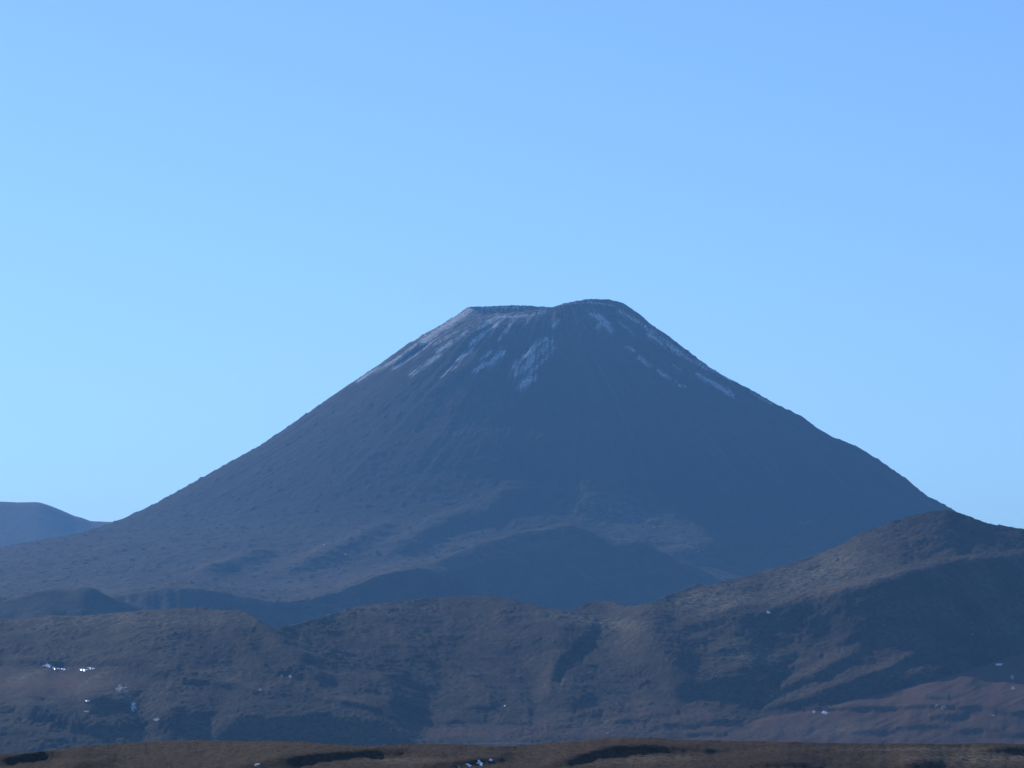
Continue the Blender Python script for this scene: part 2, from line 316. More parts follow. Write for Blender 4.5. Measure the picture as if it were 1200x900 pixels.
# summit ribs (raised so their left, frosted sides catch the sun)
for a, b, h in [((500, 398), (455, 432), 6), ((572, 376), (530, 415), 7), ((592, 374), (555, 425), 6), ((640, 392), (596, 452), 9), ((605, 376), (585, 400), 5), ((690, 372), (720, 400), 6),
                ((735, 405), (800, 450), 8), ((742, 374), (800, 412), 8), ((790, 404), (862, 456), 8), ((770, 396), (815, 426), 6), ((820, 436), (862, 462), 7), ((655, 362), (648, 385), 4)]:
    k_ = h * (0.36 if a[0] < 680 else 0.5); a = (a[0], a[1] + k_); b = (b[0], b[1] + k_)
    ridge(volc, Xw, Yw, yv, [a, ((a[0] + b[0]) / 2, (a[1] + b[1]) / 2), b], h * (1.9 if a[0] < 680 else 2.2), 15, 13, 0.25, 11)
ridge(volc, Xw, Yw, yv, [(662, 392), (640, 418), (618, 448), (598, 476)], 22, 50, 34, 0.35, 12)
ridge(volc, Xw, Yw, yv, [(578, 398), (556, 426), (530, 452)], 12, 34, 30, 0.35, 14)
ridge(volc, Xw, Yw, yv, [(660, 592), (700, 590), (760, 596)], 24, 150, 60, 0.4, 2)
ridge(volc, Xw, Yw, yv, [(772, 592), (800, 615), (830, 642), (862, 668)], 30, 45, 120, 0.3, 3)
ridge(volc, Xw, Yw, yv, [(900, 628), (940, 648), (970, 665)], 10, 30, 60, 0.4, 5)
ridge(volc, Xw, Yw, yv, [(930, 615), (960, 622)], 8, 30, 40, 0.4, 5)
ridge(volc, Xw, Yw, yv, [(470, 602), (420, 636), (360, 664), (300, 684)], 16, 45, 60, 0.3, 6)
ridge(volc, Xw, Yw, yv, [(560, 590), (500, 625), (440, 660)], 17, 50, 60, 0.3, 7)
ridge(volc, Xw, Yw, yv, [(330, 640), (270, 665), (215, 684)], 16, 45, 60, 0.3, 8)
ridge(volc, Xw, Yw, yv, [(640, 560), (590, 585), (540, 620)], 14, 40, 60, 0.35, 9)
volc = volc + (6.0 * fbm(Xw, Yw, 160, 5, 23, 0.6) * sstep(640, 330, volc)).astype(np.float32)
# edge of the old lava apron: in front of it the land falls away steeply
edge = [(-700, 720), (-300, 708), (-60, 700), (0, 700), (60, 702), (100, 703), (150, 697), (190, 689), (215, 686), (260, 694), (300, 702), (335, 708), (355, 705), (380, 698), (410, 690),
        (430, 679), (450, 671), (480, 666), (513, 663), (528, 674), (545, 698), (562, 716), (700, 726), (840, 726), (1000, 722), (1300, 720), (2000, 730)]
ev = curve(edge, C, 5.0)
ye = curve([(-700, 6700), (0, 6500), (215, 6350), (335, 6300), (450, 6500), (513, 6550), (700, 6500), (1300, 6500)], C, 20)
ze = zrow(ev, ye)
iy = np.clip(np.searchsorted(yv, ye), 0, len(yv) - 1)
dz = ze - volc[iy, np.arange(NC)]
kk = np.exp(-np.linspace(-2, 2, 81) ** 2); kk /= kk.sum(); dz = np.convolve(np.pad(dz, 40, mode='edge'), kk, mode='valid')
bl = np.clip(1 - (Yw - ye) / 800.0, 0, 1); bl = bl * bl * (3 - 2 * bl)
volc = volc + (dz * bl).astype(np.float32)
zj = (1.6 * perlin(C / 16.0, C * 0 + 3.3, 5) + 1.0 * perlin(C / 6.0, C * 0 + 1.3, 6)) * 1.6
cut = ze + zj - 0.70 * (ye - Yw) + 7.0 * fbm(Xw, Yw, 120, 5, 77, 0.6) - 2.0
volc = np.where(Yw < ye + 10, smin(volc, cut.astype(np.float32), 3.0), volc)
# lava mound on the apron and the low knoll at its left end
Xs, Ys_ = X, Y
mound = layer([(380, 730), (430, 692), (470, 672), (510, 658), (545, 645), (575, 634), (605, 625), (640, 616), (664, 611), (680, 617), (700, 626), (720, 631), (745, 633), (775, 645), (810, 662), (850, 684), (900, 720), (960, 800)],
              [(400, 7000), (660, 7250), (760, 7200), (900, 7100)], [(380, 740), (470, 700), (540, 736), (660, 738), (780, 736), (860, 720), (960, 800)], [(400, 6850), (540, 6900), (660, 6890), (760, 6880), (900, 6800)],
              0.9, 0.10, 14, 5, 0.75)
mound = mound + 9 * fbm(X, Y, 190, 4, 29) + 3.0 * fbm(X, Y, 45, 3, 30)
knoll = layer([(-200, 720), (-60, 704), (0, 704), (20, 700), (40, 693), (60, 690), (78, 690), (98, 686.5), (112, 689), (125, 697), (140, 703), (165, 712), (220, 735), (400, 900)],
              5900, [(-200, 760), (400, 780)], 5700, 0.85, 0.12, 8, 4, 0.3) + 5 * fbm(X, Y, 110, 4, 31)
volc = np.maximum(volc, -400)
volc = volc - (sstep(522, 560, C) * sstep(940, 880, C))[None, :] * 0.75 * np.clip(7130 - Yw, 0, 640)
volc = smax(smax(volc, mound[vy:].astype(np.float32), 14), knoll[vy:].astype(np.float32), 6).astype(np.float32)
L['mountain'] = np.full((NR, NC), -500.0, np.float32); L['mountain'][vy:] = volc

# far massif behind the left shoulder
far = layer([(-2600, 640), (-1200, 600), (-300, 570), (-60, 584), (-20, 587), (0, 587.5), (20, 588.5), (45, 588), (58, 592), (75, 599), (88, 605), (95, 606), (105, 610.5), (130, 611.5), (160, 613), (220, 622), (400, 660), (900, 760), (2600, 800)],
            13500, [(-2600, 760), (2600, 800)], 11600, 1.0, 0.3, 16, 4, 0.2)
far = np.where(Y > 11200, far + 14 * fbm(X, Y, 420, 4, 55, ridged=True) * sstep(13480, 12600, Y), -500)
L['distant_mountain'] = far

# ------------------------------------------------------------------ combine
names = ['ground', 'moor', 'hill', 'mountain', 'distant_mountain']
Z = None; ID = np.zeros((NR, NC), np.int8); top = None
for i, n in enumerate(names):
    l = L[n].astype(np.float32)
    if Z is None: Z, top = l.copy(), l.copy()
    else:
        up = l > top; ID[up] = i; top = np.where(up, l, top); Z = np.maximum(Z, l)
lo = np.searchsorted(Yr, 200); hi = np.searchsorted(Yr, 5800)
def n1(x, seed): return perlin(np.asarray(x, float), np.zeros(np.shape(x)) + 0.37 + seed, seed)
# never let the land rise into the camera
Z = np.where(Y < 350, np.minimum(Z, -6.0 - 4.0 * (350 - Y) / 350), Z).astype(np.float32)
hmask = ((Y > 3100) & (Y < 5750)).astype(np.float32)
hb = fbm(X, Y * 0.7, 5.6, 2, 151); hb2 = fbm(X, Y * 0.7, 15.0, 3, 161)
cover = (0.35 + 0.9 * sstep(-0.35, 0.4, fbm(X, Y, 70, 3, 171))) * hmask
ROW = V0 - Z * F / Y
spur_line = curve([(700, 868), (860, 847), (950, 834), (1050, 811), (1150, 783), (1300, 735)], PX)
on_spur = (PX > 800) & (ROW > spur_line - 1) & (Y > 3100) & (Y < 5600)
smooth_brown = np.maximum(on_spur * 1.0, np.exp(-(((PX - 70) / 75) ** 2 + ((ROW - 800) / 16) ** 2)))
cover = cover * (1 - 0.75 * smooth_brown)
gul2 = fbm(X, Y, 64, 4, 441, 0.58, True) - 0.1
Z += (hmask * (1 - 0.7 * smooth_brown) * 2.0 * gul2 * (0.4 + 0.8 * sstep(-0.4, 0.4, fbm(X, Y, 150, 2, 442)))).astype(np.float32)
Z += (cover * (1.9 * np.clip(hb - 0.02, 0, 1) + 1.3 * hb2)).astype(np.float32)
Z += (0.10 * fbm(X, Y * 0.8, 3.0, 3, 111) * ((Y > 560) & (Y < 900)) + 0.22 * fbm(X, Y, 14, 3, 112) * ((Y > 560) & (Y < 900))).astype(np.float32)

# ------------------------------------------------------------------ surface colour: frost along the summit ribs, pale dry grass, sunlit land painted pale
def blobmask(pts):
    m = np.zeros((NR, NC), np.float32)
    for px, row, rx, ry, ang, amp in pts:
        a = math.radians(ang)
        R = V0 - Z * F / Y
        dx, dy = PX - px, R - row
        c = (dx * math.cos(a) + dy * math.sin(a)) / rx; s = (-dx * math.sin(a) + dy * math.cos(a)) / ry
        m = np.maximum(m, amp * np.exp(-(c * c + s * s) * 1.2))
    return m
frost = np.zeros((NR, NC), np.float32)
fr = 0.5 + 0.7 * perlin(cs * 60 + Rv / 300, sn * 60, 33) + 1.1 * fbm(Xv, Yv, 13, 3, 35, 0.7)
alt = sstep(930, 1060, volc + 40 * fbm(Xv, Yv, 120, 3, 36))
frost[vy:] = np.clip(0.5 * alt * sstep(0.35, 0.85, fr) * (1.0 - 0.6 * sstep(-0.55, -0.1, Xv / Rv)), 0, 1)
lines = [([(582, 371), (602, 371), (620, 369.5), (637, 365)], 1.6, 1), ([(582, 371.6), (561, 384)], 2.6, .9), ([(588, 375), (570, 389)], 1.8, .8), ([(566, 392), (553, 403)], 3.2, 1), ([(554, 409), (537, 421.5)], 2.2, 1), ([(601.6, 375), (592, 390), (585, 398)], 1.8, .8),
         ([(576, 411.6), (562, 422.5)], 2.0, .9), ([(590, 413), (578, 421.6)], 4.5, .8), ([(576, 423), (552, 436.6)], 4.0, .8), ([(646, 400), (630, 416), (604, 439)], 5.5, .62), ([(640, 397), (616, 416), (602, 430)], 2.5, .9), ([(650, 406), (640, 420), (622, 436)], 2.5, .6), ([(626, 443), (610, 452)], 4.0, .7), ([(653, 376), (648, 383)], 2.5, .8),
         ([(620, 372), (616, 378)], 2.0, .7), ([(693, 368), (705, 375), (716, 388)], 2.8, 1), ([(701, 370), (714, 379)], 2.4, 1), ([(704, 378), (700, 385)], 2.2, .9), ([(726, 364), (751, 380), (767, 390)], 2.2, .9), ([(760, 392), (783, 405), (801, 416), (820, 428), (838, 436), (857, 445)], 2.6, 1),
         ([(819, 439), (836, 448), (859, 463)], 2.6, .9), ([(735, 406), (743, 411)], 1.8, .8), ([(748, 419), (764, 430)], 1.8, .9), ([(769, 434.4), (791, 447)], 1.8, .9), ([(796, 451), (804, 454)], 1.5, .6), ([(726, 377), (743, 392)], 1.8, .6), ([(790, 428), (799, 434)], 1.8, .6),
         ([(528.5, 401.5), (512, 412)], 3.2, .9), ([(515, 416), (494, 430), (483, 438)], 3.2, .8), ([(488, 404), (470, 418), (434, 437), (420, 446)], 2.6, .8), ([(500, 407), (479, 421), (461, 432)], 2.6, .7), ([(550, 363), (518, 385), (494, 403)], 4.0, 1), ([(560, 361), (600, 359.5), (640, 360)], 1.6, .5),
         ([(655, 357), (690, 354), (720, 358)], 2.0, .5), ([(535, 388), (510, 404)], 2.4, .6), ([(548, 388), (536, 398)], 2.2, .7), ([(880, 460), (905, 474)], 1.6, .5), ([(540, 425), (515, 442)], 3.0, .5)]
ROW0 = V0 - Z * F / Y
sel = np.nonzero((PX > 395) & (PX < 925) & (ROW0 > 346) & (ROW0 < 480) & (Y > 7500) & (Y < 9500))
lx, ly = PX[sel], ROW0[sel]; lx = lx + 1.2 * fbm(X[sel], Y[sel], 22, 2, 37); ly = ly + 0.8 * fbm(X[sel], Y[sel], 18, 2, 38)
fm_ = np.zeros(lx.shape, np.float32)
for pts_, w_, k_ in lines:
    best = np.full(lx.shape, 1e9)
    for a_, b_ in zip(pts_[:-1], pts_[1:]):
        dx, dy = b_[0] - a_[0], b_[1] - a_[1]; t = np.clip(((lx - a_[0]) * dx + (ly - a_[1]) * dy) / (dx * dx + dy * dy), 0, 1); best = np.minimum(best, np.hypot(lx - a_[0] - t * dx, ly - a_[1] - t * dy))
    fm_ = np.maximum(fm_, np.maximum(0.92 * k_ * np.exp(-(best / (0.95 * w_)) ** 2), 0.45 * k_ * np.exp(-(best / (2.3 * w_)) ** 2)))
tmp = np.zeros((NR, NC), np.float32); tmp[sel] = fm_
fr2 = 0.35 * fbm(Xv, Yv, 8, 3, 47, 0.7) + 0.75 * perlin(cs * 62 + Rv / 140, sn * 62, 48) + 0.4 * fbm(Xv, Yv, 34, 2, 49)
frost[vy:] = np.clip(frost[vy:] + 0.95 * sstep(0.22, 0.92, 1.05 * tmp[vy:] + 1.0 * fr2) * sstep(0.06, 0.4, tmp[vy:]), 0, 1)
pale = blobmask([(960, 672, 80, 26, -14, .7), (830, 700, 60, 14, -10, .8), (700, 728, 70, 8, 6, .8), (860, 705, 50, 10, -15, .8), (120, 725, 150, 14, 0, .55), (400, 716, 60, 10, -8, .6), (100, 690, 30, 8, 0, .9), (150, 706, 12, 6, 0, .8),
                 (1010, 683, 120, 3.5, -14, .6), (320, 706, 90, 3, 4, .8), (430, 683, 50, 3, -25, .7), (1150, 888, 90, 9, 0, 1.0), (1090, 878, 110, 2.5, 0, .9), (760, 890, 60, 6, -3, .7), (110, 795, 20, 4, -30, .9), (30, 792, 28, 6, -20, .8),
                 (880, 770, 40, 10, 10, .6), (980, 855, 60, 10, 0, .5), (460, 891, 60, 4, 0, .6), (712, 598, 52, 20, 10, .9), (745, 606, 40, 16, 30, .7), (340, 686, 80, 6, 0, .5), (806, 640, 62, 17, 42, .7), (480, 655, 70, 5, -14, .6), (370, 645, 90, 4, -24, .5), (620, 628, 60, 5, -16, .6), (730, 634, 36, 2.5, 4, .7), (945, 613, 16, 5, 0, .5), (690, 680, 30, 10, 40, .4), (560, 655, 50, 8, -10, .6), (620, 640, 60, 6, -12, .5),
                 (150, 815, 10, 6, 70, .9), (590, 871, 40, 1.5, 0, .6)])  # dry grass, plus sunlight painted on crest rims, knoll top and lava sheet

ash = np.zeros((NR, NC), np.float32)
ash[vy:] = sstep(0.0, 0.7, 0.6 * perlin(cs * 26 + Rv / 900, sn * 26, 401) + 0.5 * perlin(cs * 60 + Rv / 400, sn * 60, 402) + 0.7 * fbm(Xv, Yv, 260, 4, 403, 0.6)) * (Yv > -2600)
brown = np.maximum(smooth_brown * 0.9, blobmask([(700, 856, 260, 11, 0, .7), (1000, 852, 220, 16, 0, .6), (560, 858, 140, 10, 0, .8), (780, 835, 110, 16, 0, .7), (400, 816, 26, 4, 15, .9), (1000, 770, 90, 20, -20, .35), (275, 796, 30, 4, 15, .7), (980, 690, 60, 5, -14, .7)])).astype(np.float32)
veg = sstep(560, 330, volc + 70 * fbm(Xv, Yv, 300, 4, 405, 0.6)) * (0.55 + 0.45 * sstep(-0.3, 0.4, fbm(Xv, Yv, 90, 4, 406, 0.65)))
brown[vy:] = np.maximum(0.35 * ash[vy:], veg)
# ------------------------------------------------------------------ materials
def mat_new(name):
    m = bpy.data.materials.new(name); m.use_nodes = True
    nt = m.node_tree; b = nt.nodes['Principled BSDF']; b.inputs['Roughness'].default_value = 0.95
    b.inputs['Specular IOR Level'].default_value = 0.05
    return m, nt, b
def node(nt, t, **kw):
    n = nt.nodes.new(t)
    for k, v in kw.items(): setattr(n, k, v)
    return n
def noise(nt, vec, scale, detail=6, rough=0.6):
    n = node(nt, 'ShaderNodeTexNoise'); n.inputs['Scale'].default_value = scale; n.inputs['Detail'].default_value = detail; n.inputs['Roughness'].default_value = rough
    nt.links.new(vec, n.inputs['Vector']); return n.outputs['Fac']
def ramp(nt, fac, stops):
    r = node(nt, 'ShaderNodeValToRGB'); e = r.color_ramp.elements
    while len(e) < len(stops): e.new(0.5)
    for i, (p, c) in enumerate(stops): e[i].position = p; e[i].color = (*c, 1) if len(c) == 3 else c
    nt.links.new(fac, r.inputs['Fac']); return r.outputs['Color']
def mix(nt, fac, a, b):
    m = node(nt, 'ShaderNodeMix', data_type='RGBA')
    if hasattr(fac, 'links'): nt.links.new(fac, m.inputs['Factor'])
    else: m.inputs['Factor'].default_value = fac
    for s, v in (('A', a), ('B', b)):
        sock = [i for i in m.inputs if i.name == s and i.type == 'RGBA'][0]
        if hasattr(v, 'links'): nt.links.new(v, sock)
        else: sock.default_value = (*v, 1)
    return [o for o in m.outputs if o.type == 'RGBA'][0]
def attr(nt, name):
    a = node(nt, 'ShaderNodeAttribute'); a.attribute_name = name; return a.outputs['Fac']
def math_(nt, op, a, b):
    m = node(nt, 'ShaderNodeMath', operation=op); m.use_clamp = True
    for i, v in enumerate((a, b)):
        if hasattr(v, 'links'): nt.links.new(v, m.inputs[i])
        else: m.inputs[i].default_value = v
    return m.outputs[0]
def land(name, ca, cb, cc, pale_c, s_big, s_fine, bump_d, bump_s=1.0, frost=False, brown_c=(.142, .077, .048)):
    m, nt, b = mat_new(name)
    pos = node(nt, 'ShaderNodeNewGeometry').outputs['Position']
    big = noise(nt, pos, s_big, 5, 0.55); fine = noise(nt, pos, s_fine, 6, 0.7)
    col = ramp(nt, big, [(0.36, ca), (0.5, cb), (0.64, cc)])
    spk = ramp(nt, fine, [(0.40, (0, 0, 0)), (0.62, (1, 1, 1))])
    dark = mix(nt, 0.68, col, (0.02, 0.018, 0.012))
    col = mix(nt, spk, dark, col)
    col = mix(nt, math_(nt, 'MULTIPLY', attr(nt, 'brown'), 0.85), col, brown_c)
    pf = math_(nt, 'MULTIPLY', attr(nt, 'pale'), ramp(nt, noise(nt, pos, s_fine * 0.8, 4, 0.8), [(0.42, (0, 0, 0)), (0.60, (1, 1, 1))]))
    col = mix(nt, pf, col, pale_c)
    if frost:
        ff = math_(nt, 'MULTIPLY', attr(nt, 'frost'), ramp(nt, noise(nt, pos, 0.22, 5, 0.75), [(0.40, (.08, .08, .08)), (0.58, (1, 1, 1))]))
        col = mix(nt, ff, col, (0.78, 0.79, 0.82))
    nt.links.new(col, b.inputs['Base Color'])
    bp = node(nt, 'ShaderNodeBump'); bp.inputs['Strength'].default_value = bump_s; bp.inputs['Distance'].default_value = bump_d
    nt.links.new(fine, bp.inputs['Height']); nt.links.new(bp.outputs['Normal'], b.inputs['Normal'])
    return m
M_mount = land('volcanic_scree', (.018, .015, .014), (.023, .018, .017), (.031, .024, .020), (.15, .12, .09), 0.006, 0.06, 6.0, 0.9, True, (.092, .066, .043))
M_far = land('far_rock', (.06, .05, .045), (.07, .06, .05), (.08, .07, .06), (.2, .18, .13), 0.004, 0.02, 10.0, 0.6)
M_hill = land('heath_hill', (.042, .034, .021), (.090, .060, .041), (.118, .088, .048), (.27, .22, .14), 0.016, 0.16, 2.2, 1.0)
M_spur = land('brown_heath', (.092, .053, .041), (.114, .068, .044), (.098, .064, .041), (.24, .20, .14), 0.012, 0.22, 1.0, 0.8)
M_plain = land('lowland_heath', (.06, .038, .028), (.09, .056, .04), (.08, .058, .034), (.22, .18, .12), 0.012, 0.2, 1.5, 1.0)
M_moor = land('moor', (.072, .042, .030), (.108, .064, .044), (.096, .066, .040), (.26, .21, .14), 0.03, 0.8, 0.5, 1.0)

# ------------------------------------------------------------------ meshes
def tag(o, label, cat, kind=None, group=None):
    o['label'] = label; o['category'] = cat
    if kind: o['kind'] = kind
    if group: o['group'] = group
    return o
def mesh_obj(name, verts, faces, mat, attrs=None, smooth=True):
    me = bpy.data.meshes.new(name)
    verts = np.ascontiguousarray(verts, np.float32); faces = np.ascontiguousarray(faces, np.int32)
    k = faces.shape[1]
    me.vertices.add(len(verts)); me.vertices.foreach_set('co', verts.ravel())
    me.loops.add(faces.size); me.loops.foreach_set('vertex_index', faces.ravel())
    me.polygons.add(len(faces)); me.polygons.foreach_set('loop_start', np.arange(0, faces.size, k, dtype=np.int32))
    me.polygons.foreach_set('loop_total', np.full(len(faces), k, np.int32))
    me.polygons.foreach_set('use_smooth', np.full(len(faces), smooth, bool))
    for an, av in (attrs or {}).items():
        a = me.attributes.new(an, 'FLOAT', 'POINT'); a.data.foreach_set('value', np.ascontiguousarray(av, np.float32))
    me.update(calc_edges=True); me.validate()
    me.materials.append(mat)
    o = bpy.data.objects.new(name, me); bpy.context.scene.collection.objects.link(o)
    return o

parts_of = np.full((NR, NC), 3, np.int8)      # which hill a point of the hill country belongs to
b1 = curve([(722, 300), (737, 320), (776, 358), (828, 440), (868, 520)], ROW); b2 = curve([(690, 705), (728, 700), (745, 690), (800, 645), (830, 652), (868, 640)], ROW); b3 = curve([(700, 745), (716, 752), (745, 830), (800, 905), (840, 880), (868, 800)], ROW)
parts_of = np.where(PX < b1, 0, np.where(PX < b2, 1, np.where(PX < b3, 2, 3)))
parts_of = np.where(on_spur & (PX > b3), 4, parts_of)
info = {('ground', None): ('ground', 'flat brown plain at the foot of the hills', 'plain', 'M_plain'),
        ('moor', None): ('moor', 'nearest brown heath swells with dark hollows along the bottom', 'moor', 'M_moor'),
        ('hill', 4): ('hill', 'low smooth reddish brown spur rising to the right', 'hill', 'M_spur'),
        ('hill', 0): ('hill', 'rough heathy hill at the left with white patches on its face', 'hill', 'M_hill'),
        ('hill', 1): ('hill', 'broad streaked hill in front of the cone, left of the draw', 'hill', 'M_hill'),
        ('hill', 2): ('hill', 'rounded knob with a dark hollow in its face, right of the draw', 'hill', 'M_hill'),
        ('hill', 3): ('hill', 'tall hill at the right whose steep face is in shade', 'hill', 'M_hill'),
        ('mountain', None): ('mountain', 'dark volcanic cone with a crater and frosted summit', 'mountain', 'M_mount'),
        ('distant_mountain', None): ('mountain', 'far blue ridge behind the left shoulder of the cone', 'mountain', 'M_far')}
quad = np.arange(NR * NC).reshape(NR, NC)
q = np.stack([quad[:-1, :-1], quad[:-1, 1:], quad[1:, 1:], quad[1:, :-1]], -1)
qid = ID[:-1, :-1]
allv = np.stack([X, Y, Z], -1).reshape(-1, 3)
fa, pa, br = frost.ravel(), pale.ravel(), brown.ravel()
for (g, sub), (nm, lab, cat, mt) in info.items():
    m = qid == names.index(g)
    if sub is not None: m &= parts_of[:-1, :-1] == sub
    fq = q[m]
    if len(fq) == 0: continue
    used, inv = np.unique(fq, return_inverse=True)
    at = {'pale': pa[used], 'brown': br[used]}
    if g == 'mountain': at['frost'] = fa[used]
    o = mesh_obj(nm, allv[used], inv.reshape(-1, 4), globals()[mt], at)
    tag(o, lab, cat, 'structure')
# wide sheet under and around everything, out to the horizon
gx = np.concatenate([np.linspace(-26000, -4000, 12), np.linspace(-3600, 3600, 61), np.linspace(4000, 26000, 12)]); gy = np.concatenate([np.linspace(-8000, -800, 10), np.linspace(-600, 4200, 49), np.linspace(5000, 26000, 20)])
gX, gY = np.meshgrid(gx, gy); gZ = -11.5 - 38.5 * sstep(1000, 3200, gY) + 0.8 * fbm(gX, gY, 700, 3, 501)
gv = np.stack([gX, gY, gZ], -1).reshape(-1, 3)
gi = np.arange(gX.size).reshape(gX.shape)
gf = np.stack([gi[:-1, :-1], gi[:-1, 1:], gi[1:, 1:], gi[1:, :-1]], -1).reshape(-1, 4)
tag(mesh_obj('ground', gv, gf, M_spur, {'pale': np.zeros(len(gv)), 'brown': np.zeros(len(gv))}), 'open brown lowland that runs out beyond the hills', 'plain', 'structure')

# ------------------------------------------------------------------ small things on the land
def zat(x, y):
    """height of the finished land at world points"""
    x = np.asarray(x, float); y = np.asarray(y, float)
    i = np.clip(np.searchsorted(Yr, y) - 1, 0, NR - 2); fy = np.clip((y - Yr[i]) / (Yr[i + 1] - Yr[i]), 0, 1)
    u = x / y; j = np.clip(np.searchsorted(U, u) - 1, 0, NC - 2); fx = np.clip((u - U[j]) / (U[j + 1] - U[j]), 0, 1)
    return (Z[i, j] * (1 - fy) * (1 - fx) + Z[i + 1, j] * fy * (1 - fx) + Z[i, j + 1] * (1 - fy) * fx + Z[i + 1, j + 1] * fy * fx)

M_snow, nt, b = mat_new('old_snow'); b.inputs['Base Color'].default_value = (.86, .88, .90, 1); b.inputs['Roughness'].default_value = 0.25; b.inputs['Specular IOR Level'].default_value = 0.5
pos = node(nt, 'ShaderNodeNewGeometry').outputs['Position']; fac = noise(nt, pos, 1.5, 4, 0.6)
nt.links.new(ramp(nt, fac, [(0.3, (.82, .84, .86)), (0.6, (.93, .94, .95))]), b.inputs['Base Color'])
M_dirty, nt, b = mat_new('thin_snow'); pos = node(nt, 'ShaderNodeNewGeometry').outputs['Position']
nt.links.new(ramp(nt, noise(nt, pos, 0.42, 5, 0.75), [(0.44, (.09, .07, .05)), (0.52, (.35, .34, .32)), (0.60, (.80, .80, .81))]), b.inputs['Base Color'])

def snow_patch(px, row, wpx, hpx, label, thin=False, ylo=1700, yhi=9300):
    a, c = np.searchsorted(Yr, ylo), np.searchsorted(Yr, yhi); Zs, Ys = Z[a:c], Yr[a:c]
    yc = hit(Zs, Ys, px, row); k = int(rng.integers(1000)); nr, na = 5, 40
    th = np.linspace(0, 2 * math.pi, na, endpoint=False)
    out = 1 + 0.55 * n1(np.cos(th) * 1.6 + np.sin(th) * 2.3 + 5, k) + 0.4 * n1(np.cos(th) * 4 - np.sin(th) * 5, k + 1) + 0.25 * n1(np.cos(th) * 9 - np.sin(th) * 8, k + 2)
    lift = (0.16 + 0.02 * min(wpx, hpx)) * yc / 3800; v = []
    tilt = rng.uniform(-0.35, 0.1)
    for r in range(nr + 1):
        for t_ in range(na if r else 1):
            q = r / nr; dx = 0.5 * wpx * q * out[t_] * math.cos(th[t_]); dy = -0.5 * hpx * q * out[t_] * math.sin(th[t_]) + tilt * dx * min(1, hpx / wpx)
            y = hit(Zs, Ys, px + dx, row + dy); y = min(max(y, yc - 6 * wpx * yc / F), yc + 6 * wpx * yc / F)
            x = (px + dx - CX) * y / F; v.append((x, y, float(zat(x, y)) + lift * (1 - q ** 4) + (0.0 if thin else (0.20 * (yc - y) - 0.22 * (x - (px - CX) * yc / F)) * (1 - q * q)) - (0.25 * lift if r == nr else 0)))
    f = [(0, 1 + k_, 1 + (k_ + 1) % na) for k_ in range(na)]
    for r in range(nr - 1):
        for k_ in range(na):
            p0 = 1 + r * na + k_; p1 = 1 + r * na + (k_ + 1) % na
            f += [(p0, p0 + na, p1 + na), (p0, p1 + na, p1)]
    v = np.array(v); org = v[0].copy()
    o = mesh_obj('snow_patch', v - org, f, M_dirty if thin else M_snow); o.location = org
    tag(o, label, 'snow patch', None, 'snow patches left on the hills')
for p in [
    (57, 779.5, 12, 5, 'largest and brightest white snow patch, under the dark bank on the left hill'),
    (64, 782.5, 5, 3, 'small white snow patch touching the right end of the brightest one'),
    (69.5, 783, 4, 3, 'middle bead in the row of white snow dots right of the brightest patch'),
    (74, 783.5, 5, 4, 'last white snow dot in the row right of the brightest patch'),
    (98, 784, 9, 5, 'second brightest white snow patch on the left hill, slanting streak'),
    (105, 782.5, 5, 3, 'small white snow patch at the upper end of the slanting streak'),
    (110, 783, 4, 2.5, 'rightmost tiny snow dot of the chain under the bank on the left hill'),
    (141, 807, 13, 8, 'greyish broken snow patch below the chain of white dots on the left hill', True),
    (157, 826, 7, 13, 'upright grey snow patch beside the dark hollow low on the left hill', True),
    (103, 821, 6, 2.5, 'thin snow sliver on the lip of the dark hollow, left hill'),
    (102, 834, 6, 2.5, 'lower thin snow sliver in the dark hollow, left hill', True),
    (183, 843, 9, 4, 'faint yellowish snow patch in the shade low on the left hill', True),
    (330, 792, 3.5, 3, 'left one of two faint snow dots where the left and middle hills meet', True),
    (340, 793, 4, 3.5, 'right one of two faint snow dots where the left and middle hills meet', True),
    (304, 808, 6, 2.5, 'faint flat snow streak on the right flank of the left hill', True),
    (592, 827, 2.5, 2, 'single tiny snow dot low on the middle hill'),
    (840, 792, 3.5, 2.5, 'tiny snow dot above the dark hollow of the dome hill', True),
    (901, 717, 6, 4, 'lone white snow patch under the lit edge of the tall right hill'),
    (954, 834, 4, 3.5, 'small snow dot left of the white patch on the dark line of the spur', True),
    (968, 834.5, 9, 5, 'white snow patch on the thin dark line at the left end of the spur'),
    (1098, 827, 4, 2.5, 'left dot of the snow pair in the bank below the spur', True),
    (1106, 829, 5, 3.5, 'right brighter dot of the snow pair in the bank below the spur', True),
    (1164, 838, 4, 2.5, 'lone small snow dot right of the pair in the bank below the spur', True),
    (1171, 778, 8, 4, 'bright white snow patch lying on the crest of the spur at the right'),
    (1186, 794, 4.5, 6, 'upper of two grey snow spots under the crest at the right edge', True),
    (1187, 806, 4, 4, 'lower of two grey snow spots under the crest at the right edge', True),
    (1139, 743, 3, 2, 'tiny snow speck high in the shaded face of the right hill', True),
    (712, 859, 3, 3, 'small snow dot on the plain just behind the near moor', True),
    (379.5, 638.5, 1.8, 1.6, 'brighter of two snow specks low on the left slope of the volcano', True),
    (405, 649.5, 3, 2, 'dimmer snow speck just right of and below the other one on the volcano slope', True)]:
    snow_patch(*p)
for p in [
    (563, 893, 9, 8, 'bright ragged snow patch at the bottom edge in front of the dark hollow'),
    (576, 890, 5, 4, 'small snow patch right of the ragged one at the bottom edge'),
    (550, 896, 6, 4, 'snow patch left of the ragged one at the bottom edge'),
    (538, 898.5, 4, 2.5, 'leftmost low snow bit at the bottom edge near the ragged patch', True),
    (301, 896, 8, 3, 'pale snow patch at the left end of the long near hollow', True)]:
    snow_patch(*p, ylo=200, yhi=1600)

